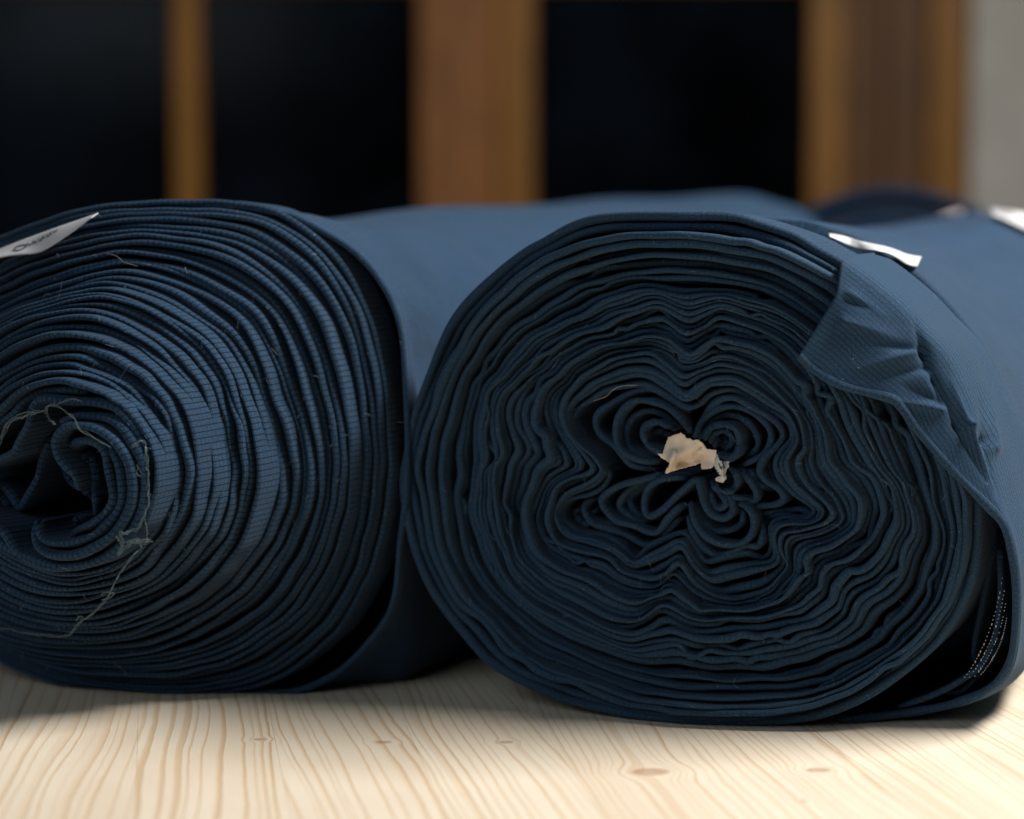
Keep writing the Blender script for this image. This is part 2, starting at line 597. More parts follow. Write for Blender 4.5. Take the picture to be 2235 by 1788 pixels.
C2 = [
    [(1000, 1020), (1003, 975), (1016, 901), (1042, 830), (1087, 748), (1136, 700), (1185, 667), (1250, 635), (1315, 612), (1400, 596)],
    [(1480, 594), (1542, 597), (1587, 605), (1674, 622), (1743, 657), (1796, 699), (1870, 770), (1950, 870), (2005, 970)],
    [(2028, 1040), (2042, 1104), (2058, 1167), (2050, 1226), (2032, 1278), (2008, 1334)],
    [(1952, 1393), (1883, 1442), (1796, 1483), (1709, 1501), (1604, 1504)],
    [(1490, 1500), (1416, 1487), (1312, 1452), (1243, 1424), (1173, 1393), (1103, 1341), (1055, 1285), (1020, 1223), (999, 1146), (994, 1075)]]
C3 = [
    [(1110, 985), (1096, 945), (1092, 905), (1112, 862), (1142, 830), (1185, 788), (1250, 742), (1298, 724), (1366, 700), (1438, 682)],
    [(1496, 713), (1535, 699), (1570, 680), (1615, 694), (1674, 713), (1726, 744), (1771, 800), (1808, 870), (1836, 930)],
    [(1866, 1005), (1912, 1045), (1935, 1090), (1931, 1139), (1910, 1195), (1880, 1225), (1832, 1240)],
    [(1808, 1262), (1796, 1302), (1743, 1330), (1674, 1348), (1570, 1360), (1505, 1362)],
    [(1451, 1336), (1416, 1348), (1375, 1366), (1330, 1360), (1277, 1336), (1225, 1313), (1173, 1285), (1128, 1238), (1112, 1190), (1098, 1130), (1082, 1075), (1088, 1015)]]
C4 = [
    [(1288, 1030), (1276, 1004), (1250, 972), (1228, 937), (1224, 901), (1243, 856), (1282, 813), (1347, 782), (1412, 771), (1458, 795)],
    [(1496, 826), (1532, 808), (1570, 794), (1615, 800), (1650, 818), (1690, 850), (1728, 888), (1754, 930), (1752, 972)],
    [(1738, 1010), (1752, 1052), (1789, 1088), (1808, 1120), (1795, 1148), (1748, 1158)],
    [(1708, 1168), (1703, 1198), (1718, 1237), (1692, 1278), (1639, 1300), (1570, 1300), (1521, 1272)],
    [(1486, 1230), (1456, 1250), (1416, 1262), (1364, 1248), (1330, 1221), (1277, 1207), (1225, 1184), (1196, 1139), (1194, 1097), (1208, 1063), (1243, 1044)]]
C5 = [
    [(1328, 1036), (1302, 1004), (1263, 981), (1250, 944), (1252, 916), (1275, 886), (1318, 857), (1358, 842), (1410, 843), (1453, 863)],
    [(1492, 890), (1519, 884), (1554, 860), (1597, 852), (1640, 870), (1683, 893), (1718, 916), (1726, 948), (1706, 984)],
    [(1692, 1016), (1697, 1046), (1726, 1079), (1766, 1108), (1768, 1128), (1745, 1138), (1708, 1132)],
    [(1682, 1148), (1680, 1190), (1664, 1218), (1623, 1206), (1583, 1214), (1545, 1228), (1519, 1198)],
    [(1491, 1160), (1453, 1174), (1422, 1194), (1393, 1218), (1358, 1191), (1318, 1171), (1266, 1163), (1234, 1136), (1225, 1104), (1243, 1085), (1281, 1075), (1315, 1061)]]
CNT = [190, 190, 130, 140, 210]
KEYS = [sectioned(c, CNT) for c in (C0, C1, C2, C3, C4, C5)]
FR = solve_frame(KEYS[0], 0.0, (1480, 1030), 1.27, .002)
roll_r = thing('fabric_roll', 'navy fabric roll whose crinkled end with torn cream paper fills the right half', 'fabric roll',
               (float(FR.o[0]), float(FR.o[1]), 0.0), 'navy fabric rolls on the table')



def lean_r(px):
    """The right side of this end lies a little further back than a square cut would."""
    return .055 * np.clip((px[..., 0] - 1480) / 650, 0, 1.2) ** 1.2


KW = [0.000, -0.009, 0.012, 0.007, 0.008, 0.015]
plan = []          # (contour px, w)
for a, b, cnt, amt in ((0, 1, 2, .3), (1, 2, 5, .4), (2, 3, 9, .9), (3, 4, 9, 1.15), (4, 5, 4, .8)):
    for q in range(cnt):
        f = (q + (RNG.uniform(-.28, .28) if q else 0)) / cnt
        f2 = f
        plan.append((KEYS[a] * (1 - f2) + KEYS[b] * f2, KW[a] * (1 - f2) + KW[b] * f2 + (.007 if a == 0 and q else 0), amt if q or a else 0, a, f))
plan.append((KEYS[5], KW[5], .6, 5, 0))
curves, ws = [], []
for ci, (c, w, amt, a, f) in enumerate(plan):
    n = len(c)
    c = smooth(c, 2)
    c = warp(c, amt)
    nrm = normals2(c * [1, -1], True) * [1, -1]
    disp = wob(n, range(7, 26), 1.1 if a else .5, RNG)
    if a in (1, 2, 3):                      # small pinched kinks
        for _ in range(RNG.integers(3, 7)):
            i0 = RNG.integers(0, n); wd = RNG.uniform(3.5, 7); A = RNG.uniform(-9, 9)
            d = (np.arange(n) - i0 + n // 2) % n - n // 2
            disp += A * np.exp(-(d / wd) ** 2) - .55 * A * np.exp(-((d - 1.9 * wd) / wd) ** 2)
    c = c + nrm * disp[:, None]
    wn = w + lean_r(c) + (RNG.uniform(-.005, .005) if a else 0) + wob(n, (1, 2, 3, 4, 5, 7), .0018, RNG) + wob(n, range(9, 22), .0005, RNG)
    uz = FR.uz(c, wn)
    curves.append(uz); ws.append(wn)
for i, (uz, wn) in enumerate(zip(curves, ws)):
    a = plan[i][3]
    d_in = spacing(uz, [curves[i + 1]]) if i + 1 < len(curves) else np.full(len(uz), .0045)
    d_out = spacing(uz, [curves[i - 1]]) if i else np.full(len(uz), .006)
    th = np.clip(.5 * (d_in + d_out) * RNG.uniform(.76, 1.04), .0018, .0050)
    if i == 0:
        th = np.full(len(uz), .0052)
    elif i in (1, 2):
        th = np.clip(th, .003, .0046)
    th = smooth(th, 8) * (1 + .10 * wob(len(uz), range(3, 14), 1, RNG))
    lip('fabric_layer', FR, uz, wn, th, .075 if i else .03, True, M_R, roll_r, nose=.62)

# loose inner folds, traced one by one (coordinates of an enlarged view of the core)
Z6 = lambda pts: [(1180 + x / 3.477, 820 + y / 3.477) for x, y in pts]
inner = [
    ([(1130, 290), (1000, 190), (850, 110), (700, 130), (560, 200), (430, 290), (410, 380), (450, 460), (540, 530), (620, 620), (700, 690), (900, 720)], .020),
    ([(1130, 440), (1060, 340), (960, 250), (830, 200), (700, 200), (600, 290), (560, 400), (570, 520), (640, 600), (760, 650), (900, 660)], .017),
    ([(1040, 410), (960, 330), (870, 280), (770, 280), (680, 340), (640, 430), (660, 540), (760, 610), (900, 635)], .026),
    ([(1000, 420), (930, 380), (870, 360), (790, 390), (770, 450), (800, 520), (880, 575), (950, 600)], .020),
    ([(980, 470), (900, 430), (840, 450), (840, 500), (900, 545)], .034),
    ([(1190, 390), (1300, 220), (1450, 170), (1620, 250), (1780, 350), (1830, 450), (1780, 540), (1690, 620), (1650, 720), (1700, 800), (1790, 860), (1830, 930), (1780, 975), (1640, 995), (1540, 990)], .018),
    ([(1160, 470), (1230, 340), (1330, 255), (1480, 235), (1620, 290), (1720, 390), (1740, 500), (1690, 590), (1600, 650), (1500, 690)], .021),
    ([(1200, 480), (1250, 390), (1360, 305), (1480, 310), (1580, 370), (1640, 470), (1630, 560), (1550, 640)], .026),
    ([(1240, 490), (1270, 410), (1370, 370), (1460, 400), (1495, 480), (1490, 570), (1440, 630), (1370, 612), (1340, 590)], .018),
    ([(1280, 510), (1310, 440), (1380, 420), (1435, 455), (1445, 520), (1400, 570)], .024),
    ([(1310, 540), (1350, 480), (1395, 470), (1405, 510), (1370, 545)], .032),
    ([(1220, 735), (1000, 755), (830, 795), (690, 850), (610, 930), (590, 990), (650, 1060), (750, 1110), (850, 1120)], .022),
    ([(1180, 745), (1000, 765), (860, 810), (740, 860), (670, 930), (690, 1010), (760, 1075), (840, 1090)], .027),
    ([(1150, 770), (930, 785), (820, 840), (780, 930), (785, 1030), (830, 1065), (910, 1020), (1040, 900), (1160, 790), (1195, 850), (1225, 960), (1280, 1050), (1370, 1085), (1440, 1040), (1440, 960), (1370, 890), (1310, 860)], .017),
    ([(1250, 850), (1300, 970), (1345, 1010), (1390, 985), (1385, 940), (1330, 880)], .020),
    ([(1120, 970), (1030, 1005), (950, 1090), (890, 1180), (820, 1190), (700, 1140), (570, 1105), (480, 1020), (450, 950), (480, 900), (600, 835), (760, 790), (930, 745)], .016),
    ([(1130, 965), (1160, 1100), (1230, 1205), (1340, 1270), (1470, 1282), (1560, 1240), (1605, 1150), (1600, 1060), (1550, 1000), (1490, 970)], .014),
    ([(1170, 1010), (1230, 1120), (1330, 1180), (1440, 1170), (1515, 1120), (1525, 1050), (1480, 1000)], .022),
    ([(1100, 1050), (1030, 1090), (960, 1180), (880, 1270), (780, 1290), (660, 1220), (520, 1170), (400, 1130), (330, 1050), (330, 970), (420, 910)], .022),
    ([(1110, 1060), (1140, 1170), (1210, 1290), (1330, 1370), (1430, 1340), (1540, 1290), (1640, 1290), (1680, 1180), (1660, 1080)], .018),
    ([(420, 1000), (380, 1060), (430, 1110)], .03), ([(290, 980), (260, 1050), (310, 1120), (420, 1150)], .027),
    ([(1490, 690), (1560, 780), (1620, 890), (1600, 955), (1500, 935), (1400, 915)], .020),
    ([(1280, 800), (1330, 870), (1420, 885), (1475, 820), (1465, 740), (1420, 700)], .020),
    ([(1500, 700), (1580, 740), (1650, 830), (1790, 880)], .026),
    ([(1650, 1060), (1780, 1030), (1950, 1020), (2030, 1060), (1960, 1080), (1800, 1060), (1690, 1090)], .024),
    ([(1750, 600), (1720, 680), (1760, 790), (1880, 900)], .026), ([(300, 400), (330, 500), (420, 590), (480, 680)], .024),
]
for pts, w in inner:
    px = resample(catmull(Z6(pts), False, 10), max(40, 16 * len(pts)))
    px = warp(px, .25); n = len(px)
    t = np.linspace(0, 1, n)
    wn = w + lean_r(px) + .010 * (np.exp(-t / .06) + np.exp(-(1 - t) / .06)) + wob(n, (1, 2, 3), .0012, RNG, False)
    uz = FR.uz(px, wn)
    th = .0036 * (1 + .12 * wob(n, range(1, 8), 1, RNG, False)) * (1 - .35 * np.exp(-t / .03) - .35 * np.exp(-(1 - t) / .03))
    lip('fabric_fold', FR, uz, wn, th, .05, False, M_R, roll_r, nose=.62)


def body(name, fr, key_px, key_w, rows, length_scale, mat, parent, off=0.0, key2=None, blend=(0, 1), amp=.0008, hump=None, slant=0.0, step=None):
    """Outer wrap of a roll: its contour carried back along the axis, with slight sag and dents, closed at the far end."""
    uz0 = fr.uz(key_px, key_w + slant)
    uz1 = fr.uz(key2[0], key2[1] + slant) if key2 else uz0
    n = len(uz0); P = []
    s = np.r_[0, np.cumsum(np.linalg.norm(np.diff(uz0, axis=0), axis=1))]
    cu = uz0[:, 0].mean()
    ph = RNG.uniform(0, 6.28, 12)
    th = np.linspace(0, 2 * math.pi, n, endpoint=False)
    for w, sc in zip(rows, length_scale):
        f = np.clip((w - blend[0]) / (blend[1] - blend[0]), 0, 1); f = f * f * (3 - 2 * f)
        uz = uz0 * (1 - f) + uz1 * f
        nr = normals2(uz, True)
        rip = amp * (np.sin(3 * th + ph[0] + 9 * w) + np.sin(5 * th + ph[1] - 14 * w) + .7 * np.sin(8 * th + ph[2] + 22 * w) + .5 * np.sin(13 * th + ph[3] - 31 * w))
        o_w = off if step is None else float(np.interp(w, step[0], step[1]))
        uz = uz + nr * (o_w + rip * min(1, max(0, (w - rows[0]) / .04)))[:, None]
        uz = np.stack([cu + (uz[:, 0] - cu) * (1 + (sc - 1) * .5), uz[:, 1] * sc], -1)
        if hump:
            g = np.clip((uz[:, 0] - hump[0]) / .022, 0, 1); g = g * g * (3 - 2 * g) * (uz[:, 1] > .12)
            uz[:, 1] += hump[3] * g * math.exp(-((w - hump[1]) / hump[2]) ** 2)
        uz[:, 1] = np.maximum(uz[:, 1], .0008)
        P.append(fr.world(uz, w + slant * max(0, 1 - (w - rows[0]) / .25)))
    P = np.stack(P, 1)
    S = np.repeat(s[:, None], len(rows), 1); T = np.repeat(np.array(rows)[None], n, 0)
    return grid(name, P, S, T, True, mat, parent, cap_far=True)


rows = np.r_[np.linspace(.004, .1, 12), .112, .1190, .1195, .1202, .1215, .124, np.linspace(.13, .68, 40)]
sc = np.interp(rows, [0, .03, .12, .3, .5, .68], [1, 1, .97, .932, .935, .95])
wrap_r = body('outer_wrap', FR, smooth(KEYS[0], 2), 0.0, rows, sc, M_B, roll_r, step=([0, .08, .1, .1185, .1190, .1195, .1215, .124, .2], [-.001, -.001, -.007, -.007, .0, .004, .0055, .006, .006]), hump=(.028, .5, .10, .015), slant=lean_r(smooth(KEYS[0], 2)))

# loose outer wrap with its front edge turned down over the end of the roll
E0 = [(1740, 783), (1778, 817), (1830, 845), (1883, 859), (1942, 873), (1966, 894), (2001, 943), (2043, 991), (2070, 1021), (2112, 1063), (2150, 1101), (2190, 1146), (2210, 1216), (2217, 1278), (2217, 1348), (2208, 1428), (2187, 1476), (2150, 1508), (2100, 1530), (2025, 1548), (1930, 1562), (1830, 1572)]
E1 = [(1829, 640), (1880, 690), (1930, 745), (1975, 790), (2032, 828), (2060, 878), (2090, 932), (2114, 980), (2132, 1018), (2153, 1058), (2176, 1098), (2205, 1150), (2222, 1216), (2229, 1278), (2229, 1350), (2220, 1432), (2197, 1484), (2156, 1516), (2100, 1538), (2025, 1556), (1930, 1570), (1830, 1578)]
E2 = [(1838, 562), (1900, 606), (1960, 655), (2012, 710), (2062, 762), (2096, 822), (2124, 886), (2147, 946), (2164, 1001), (2180, 1053), (2193, 1100), (2212, 1152), (2227, 1216), (2234, 1278), (2234, 1352), (2225, 1434), (2201, 1488), (2160, 1520), (2100, 1541), (2025, 1559), (1930, 1573), (1830, 1580)]
NS, NT = 220, 90
e = [resample(catmull(q, False, 12), NS) for q in (E0, E1, E2)]
sfrac = np.linspace(0, 1, NS)
sb = np.interp(sfrac, [0, .35, .52, .68, .80, .90, 1.0], [0, .003, .006, .014, .030, .034, .030])
sb = smooth(sb, 8, False)
w0 = -.016 + sb + lean_r(e[0]); w1 = -.013 + sb + lean_r(e[1]); w2 = -.004 + sb + lean_r(e[2])
keyw = [FR.uz(e[0], w0), FR.uz(e[1], w1), FR.uz(e[2], w2)]
nr3 = normals2(keyw[2], False)
k3 = keyw[2] + nr3 * .0015
# towards the back the wrap lies on the roll again; its rear edge stands off a little at the top
uzb = FR.uz(smooth(KEYS[0], 2), lean_r(smooth(KEYS[0], 2)))
near = uzb[((k3[:, None] - uzb[None]) ** 2).sum(-1).argmin(1)]
low = np.clip((sfrac - .30) / .25, 0, 1); low = (low * low * (3 - 2 * low))[:, None]
k4 = (smooth(near, 6, False) - nr3 * .004) * (1 - low) + smooth(near, 6, False) * low
lw_ = low[:, 0]
K = np.stack([keyw[0], .55 * keyw[0] + .45 * keyw[1], keyw[1], keyw[2], k3, k3 * (1 - .4 * low) + near * .4 * low, k4], 1)
KWt = np.stack([w0, .5 * (w0 + w1), w1, w2, w2 + .030, w2 + .068 + .067 * lw_, w2 + .098 + .217 * lw_], 1)
tk = np.array([0, .2, .4, .62, .75, .88, 1.0]); tt = np.linspace(0, 1, NT)
ctrl = np.concatenate([K, KWt[..., None]], -1)
G = np.empty((NS, NT, 3))
for d in range(3):
    for i in range(NS):
        G[i, :, d] = np.interp(tt, tk, ctrl[i, :, d])
for d in range(3):
    G[..., d] = smooth(G[..., d].T, 6, False).T
G[:, 0] = ctrl[:, 0]
# creases: (px start, px end, height in metres towards the viewer, half width in px)
creases = [((2019, 771), (1996, 700), -.0040, 9), ((2019, 771), (2042, 829), -.0045, 9), ((2042, 829), (2064, 905), -.0040, 9),
           ((2000, 767), (1870, 806), .0042, 11), ((2004, 762), (1900, 752), -.0040, 12), ((2022, 800), (1905, 834), -.0035, 14),
           ((2058, 893), (1955, 876), .0042, 11), ((2050, 878), (1975, 845), -.0030, 12),
           ((2090, 930), (2036, 800), -.0040, 10), ((2090, 930), (2150, 1050), -.0045, 9),
           ((2110, 930), (2075, 830), .0040, 12), ((2110, 930), (2168, 1070), .0045, 9),
           ((2150, 960), (2138, 850), -.0035, 9), ((2150, 960), (2178, 1080), -.0040, 8), ((2172, 980), (2160, 860), .0035, 11),
           ((1845, 655), (1905, 676), -.0030, 9), ((1850, 640), (1930, 690), .0025, 12), ((1840, 700), (1960, 740), .0030, 16)]
Gpx = project(FR.world(G[..., :2], G[..., 2]))
dw = np.zeros((NS, NT))
for a, b, A, sg in creases:
    a = np.array(a, float); b = np.array(b, float); ab = b - a; L = np.linalg.norm(ab)
    r = Gpx - a; q = np.clip((r @ ab) / L ** 2, 0, 1)
    d = np.linalg.norm(r - q[..., None] * ab, axis=-1)
    dw += 1.25 * A * np.exp(-np.sqrt((d / (.75 * sg)) ** 2 + .04)) * np.clip(1 - q * .8, 0, 1)
edge = np.clip(sfrac / .03, 0, 1)[:, None] * np.clip(tt / .04, 0, 1)[None]
P = FR.world(G[..., :2], G[..., 2])
nn_ = np.cross(np.gradient(P, axis=0), np.gradient(P, axis=1)); nn_ /= np.linalg.norm(nn_, axis=-1, keepdims=True) + 1e-12
nn_ *= np.sign(((CAM - P) * nn_).sum(-1, keepdims=True))
nn_ = np.stack([smooth(nn_[..., k], 8, False) for k in range(3)], -1)
P = P + nn_ * (dw * edge)[..., None]
P[..., 2] = np.maximum(P[..., 2], .0009)
S = np.repeat(np.r_[0, np.cumsum(np.linalg.norm(np.diff(P[:, 40], axis=0), axis=1))][:, None], NT, 1)
_d = np.linalg.norm(np.diff(P, axis=1), axis=2) * np.interp(tt[1:], [0, .5, .66, 1], [1.55, 1.55, 1.0, 1.0])[None]
T = np.concatenate([np.zeros((NS, 1)), np.cumsum(_d, 1)], 1)
T = np.stack([smooth(q, 10, False) for q in (T - T[:, 55:56]).T], 1)
fl = grid('loose_flap', P, S, T, False, M_F, roll_r)
fl['label'] = 'creased loose flap of the outermost layer turned over the end'
sol = fl.modifiers.new('cloth', 'SOLIDIFY'); sol.thickness = .0014; sol.offset = -1
Pt, St, Tt = tube('hem', P[:, 1], .0022 * (1 + .12 * wob(NS, range(2, 16), 1, RNG, False)), None, seg=10)
grid('flap_hem', Pt, St, Tt, False, M_R, roll_r)
# inner faces of the loose wrap, seen in the gap at the lower right
gap_folds = [
    ([(2176, 1165), (2160, 1230), (2140, 1330), (2126, 1400), (2126, 1438), (2138, 1452)], .030, .05, .0030),
    ([(2180, 1200), (2182, 1300), (2170, 1390), (2140, 1452), (2090, 1490), (2030, 1520), (1960, 1545)], .016, .06, .0034),
    ([(2192, 1380), (2160, 1440), (2118, 1492), (2090, 1512), (2060, 1510)], .022, .05, .0028),
]
for pts, w, dep, t0 in gap_folds:
    px = resample(catmull(pts, False, 12), 120); n = len(px); t = np.linspace(0, 1, n)
    wn = w + lean_r(px) + .006 * (np.exp(-t / .06) + np.exp(-(1 - t) / .06))
    lip('fabric_fold', FR, FR.uz(px, wn), wn, np.full(n, t0), dep, False, M_R, roll_r, nose=.6)
# white selvedge stitches
sv, sq = [], []
for r_i, (p0, p1, p2) in enumerate([((2188, 1262), (2166, 1400), (2106, 1478)), ((2192, 1290), (2174, 1404), (2116, 1478)), ((2195, 1318), (2182, 1410), (2128, 1476)), ((2197, 1350), (2189, 1416), (2142, 1472))]):
    tq = np.linspace(0, 1, 26)[:, None]
    q = (1 - tq) ** 2 * np.array(p0) + 2 * tq * (1 - tq) * np.array(p1) + tq ** 2 * np.array(p2)
    for i, c in enumerate(q):
        if RNG.uniform() < .12:
            continue
        c = c + RNG.normal(0, .25, 2)
        wst = float(lean_r(c)) + .012; o3 = FR.world(FR.uz(c[None], wst), wst)[0]
        hx = FR.u * .00022; hz = np.array([.25 * .0003, 0, .00022 if RNG.uniform() < .7 else .0006]); hw = FR.a * .0003
        b = len(sv)
        for sx in (-1, 1):
            for sz in (-1, 1):
                for sw in (-1, 1):
                    sv.append(o3 + sx * hx + sz * hz + sw * hw)
        sq += [(b, b + 1, b + 3, b + 2), (b + 4, b + 6, b + 7, b + 5), (b, b + 4, b + 5, b + 1), (b + 2, b + 3, b + 7, b + 6), (b, b + 2, b + 6, b + 4), (b + 1, b + 5, b + 7, b + 3)]
st = add_mesh('selvedge_stitching', sv, sq, None, M_STITCH, roll_r, False)
st['kind'] = 'stuff'

# ------------------------------------------------------------------ LEFT ROLL
O1 = [[(-330, 1010), (-300, 850), (-210, 680), (-100, 580), (0, 522), (150, 470), (240, 452)],
      [(330, 446), (420, 444), (500, 446), (600, 466), (700, 532), (770, 622), (812, 720), (842, 860)],
      [(851, 1000), (845, 1080), (820, 1200), (770, 1320), (700, 1410), (600, 1480), (500, 1508)],
      [(350, 1515), (150, 1492), (60, 1462), (0, 1436), (-120, 1360), (-230, 1250), (-300, 1130)]]
KM1 = [[(-265, 1040), (-240, 900), (-170, 775), (-80, 705), (0, 674), (56, 648), (125, 626), (195, 604)],
       [(250, 592), (306, 598), (390, 623), (459, 662), (526, 715), (571, 796), (602, 870), (623, 921)],
       [(639, 1000), (639, 1043), (631, 1103), (614, 1152), (590, 1205), (554, 1258), (513, 1298), (455, 1338), (406, 1363), (325, 1400)],
       [(243, 1416), (122, 1416), (0, 1391), (-110, 1330), (-200, 1235), (-250, 1130)]]
KM2 = [[(-172, 1010), (-150, 900), (-80, 780), (0, 723), (56, 698), (125, 682)],
       [(195, 679), (250, 693), (306, 721), (362, 760), (412, 807), (445, 854), (462, 921)],
       [(474, 1000), (477, 1043), (472, 1103), (456, 1152), (430, 1195), (385, 1245), (325, 1290), (243, 1320)],
       [(162, 1335), (81, 1327), (0, 1294), (-90, 1225), (-145, 1130)]]
KIN = [[(-75, 1050), (-60, 965), (0, 893), (42, 857), (83, 837)],
       [(139, 833), (209, 852), (250, 877), (288, 913), (320, 953)],
       [(337, 1005), (337, 1055), (325, 1111), (300, 1160), (260, 1205), (203, 1233)],
       [(142, 1241), (81, 1225), (0, 1185), (-50, 1130)]]
O0 = [[(-340, 1010), (-310, 850), (-220, 690), (-110, 590), (0, 527), (150, 474), (240, 457)],
      [(330, 450), (500, 450), (600, 465), (655, 480), (760, 542), (832, 622), (866, 700), (880, 800), (885, 900)],
      [(886, 1000), (874, 1150), (858, 1295), (825, 1375), (745, 1460), (650, 1508), (560, 1518)],
      [(350, 1520), (150, 1497), (60, 1468), (0, 1442), (-120, 1366), (-230, 1256), (-310, 1130)]]
OB = [[(-340, 1010), (-310, 850), (-220, 690), (-110, 590), (0, 527), (150, 474), (240, 457)],
      [(330, 450), (500, 451), (600, 467), (680, 488), (770, 548), (838, 625), (870, 700), (884, 800), (892, 900)],
      [(898, 1000), (903, 1150), (902, 1300), (892, 1400), (870, 1465), (840, 1497), (760, 1508)],
      [(350, 1512), (150, 1497), (60, 1468), (0, 1442), (-120, 1366), (-230, 1256), (-310, 1130)]]
CL = [150, 210, 220, 150]
kO1, kM1, kM2, kIN, kO0, kOB = [sectioned(c, CL) for c in (O1, KM1, KM2, KIN, O0, OB)]
WO, WM1, WM2, WIN = .030, .000, -.028, -.062
FL = solve_frame(kO1, WO, (300, 1000), 1.33, .002)
roll_l = thing('fabric_roll', 'navy fabric roll with protruding hollow core and trailing thread, cut by the left edge', 'fabric roll',
               (float(FL.o[0]), float(FL.o[1]), 0.0), 'navy fabric rolls on the table')


def lean(px):
    """The layers of this roll have slipped: its end slants back towards its right side."""
    return .058 * np.clip((px[:, 0] - 130) / 750, 0, 1.05) ** 1.2


lplan = []
for a, b, wa, wb, cnt in ((kO1, kM1, WO, WM1, 12), (kM1, kM2, WM1, WM2, 7), (kM2, kIN, WM2, WIN, 8)):
    for q in range(cnt):
        f = (q + (RNG.uniform(-.3, .3) if q else 0)) / cnt
        lplan.append((a * (1 - f) + b * f, wa * (1 - f) + wb * f))
lplan.append((kIN, WIN))
lc, lw = [], []
for i, (c, w) in enumerate(lplan):
    n = len(c); c = smooth(c, 3)
    nrm = normals2(c * [1, -1], True) * [1, -1]
    disp = wob(n, range(2, 8), 2.6, RNG) + wob(n, range(9, 22), .7, RNG)
    c = warp(c, .35) + nrm * disp[:, None]
    wn = w + lean(c) + (RNG.uniform(-.003, .003) if i else 0) + wob(n, (1, 2, 3, 4, 5), .0020, RNG)
    lc.append(FL.uz(c, wn)); lw.append(wn)
for i, (uz, wn) in enumerate(zip(lc, lw)):
    d_in = spacing(uz, [lc[i + 1]]) if i + 1 < len(lc) else np.full(len(uz), .0045)
    d_out = spacing(uz, [lc[i - 1]]) if i else np.full(len(uz), .006)
    th = np.clip(.5 * (d_in + d_out) * RNG.uniform(.66, .92), .0020, .0046)
    th = smooth(th, 8) * (1 + .10 * wob(len(uz), range(3, 12), 1, RNG))
    lip('fabric_layer', FL, uz, wn, th, .022 if i < 2 else .04 if i < 6 else .06 if i < 10 else .09, True, M_L, roll_l, nose=.75)
# far-reaching outer wraps
lrow = np.r_[np.linspace(WO + .012, .14, 14), np.linspace(.16, .74, 26)]
body('outer_wrap', FL, smooth(kO0, 2), .034, np.r_[np.linspace(.0355, .15, 18), np.linspace(.17, .93, 32)],
     np.interp(np.r_[np.linspace(.0355, .15, 18), np.linspace(.17, .93, 32)], [0, .08, .17, .3, .5, .74, .93], [1, 1, .966, .958, .99, 1.0, 1.0]),
     M_B, roll_l, key2=(smooth(kOB, 2), .06), blend=(.044, .09), amp=.0014, slant=lean(kO0))
wl = .032 + lean(kO0) + wob(len(kO0), (2, 3, 4, 5, 6), .002, RNG)
c0s = smooth(kO0, 2)
c0s = c0s + (normals2(c0s * [1, -1], True) * [1, -1]) * wob(len(c0s), range(6, 20), 1.6, RNG)[:, None]
lip('fabric_layer', FL, FL.uz(c0s, wl), wl, np.full(len(kO0), .0036) * (1 + .15 * wob(len(kO0), range(4, 15), 1, RNG)), .006, True, M_B, roll_l, nose=.7)
# core folds
Z8 = lambda pts: [(x / 4.311, 860 + y / 4.311) for x, y in pts]
core = [
    ([(-250, 900), (-200, 1100), (0, 1290), (100, 1440), (250, 1570), (450, 1640), (700, 1620), (950, 1540), (1150, 1380), (1270, 1180), (1330, 950), (1330, 780), (1290, 600), (1200, 440), (1120, 320), (1000, 240), (850, 215), (700, 210), (560, 260)], -0.066),
    ([(330, 1200), (305, 1320), (340, 1440), (460, 1520), (650, 1525), (850, 1450), (1030, 1330), (1150, 1150), (1210, 950), (1200, 760), (1150, 600), (1050, 450), (900, 340), (750, 300), (600, 310), (510, 400), (500, 520), (560, 650), (680, 780), (720, 900)], -0.070),
    ([(400, 1190), (345, 1260), (370, 1350), (470, 1405), (650, 1400), (850, 1340), (1000, 1210), (1090, 1080), (1120, 940), (1100, 720), (1040, 560), (940, 440)], -0.068),
    ([(660, 1330), (740, 1275), (850, 1225), (970, 1120), (1030, 1000), (1020, 850), (990, 700), (960, 560), (900, 480), (800, 440), (700, 455), (655, 490), (690, 520)], -0.066),
    ([(740, 520), (770, 640), (850, 770)], -0.052), ([(820, 540), (850, 700), (866, 900), (875, 1130)], -0.052),
    ([(-180, 720), (0, 610), (110, 550), (170, 440), (250, 280), (290, 130), (390, 50), (600, 70), (850, 85), (1050, 130), (1180, 240), (1290, 390), (1370, 560), (1400, 760), (1390, 980), (1330, 1200)], -0.062),
    ([(-60, 780), (0, 860), (80, 960), (165, 1070), (240, 960), (330, 780), (390, 580), (470, 400), (530, 330)], -0.042),
    ([(-160, 480), (0, 270), (110, 190), (190, 90), (300, 20), (450, -30), (700, -30), (950, 20)], -0.058),
    ([(-200, 980), (0, 1000), (60, 1120), (200, 1250), (330, 1330)], -0.040),
    ([(380, 1240), (480, 1290), (600, 1260), (720, 1180), (780, 1230)], -0.034),
    ([(560, 640), (640, 820), (760, 900), (850, 1000)], -0.027),
]
for pts, w in core:
    px = resample(catmull(Z8(pts), False, 10), max(40, 16 * len(pts))); n = len(px)
    px = warp(px, .2); t = np.linspace(0, 1, n)
    wn = w + lean(px) + .012 * (np.exp(-t / .06) + np.exp(-(1 - t) / .06)) + wob(n, (1, 2, 3), .001, RNG, False)
    th = .0046 * (1 + .12 * wob(n, range(1, 7), 1, RNG, False)) * (1 - .3 * np.exp(-t / .03) - .3 * np.exp(-(1 - t) / .03))
    lip('fabric_fold', FL, FL.uz(px, wn), wn, th, .06, False, M_L, roll_l, nose=.7)

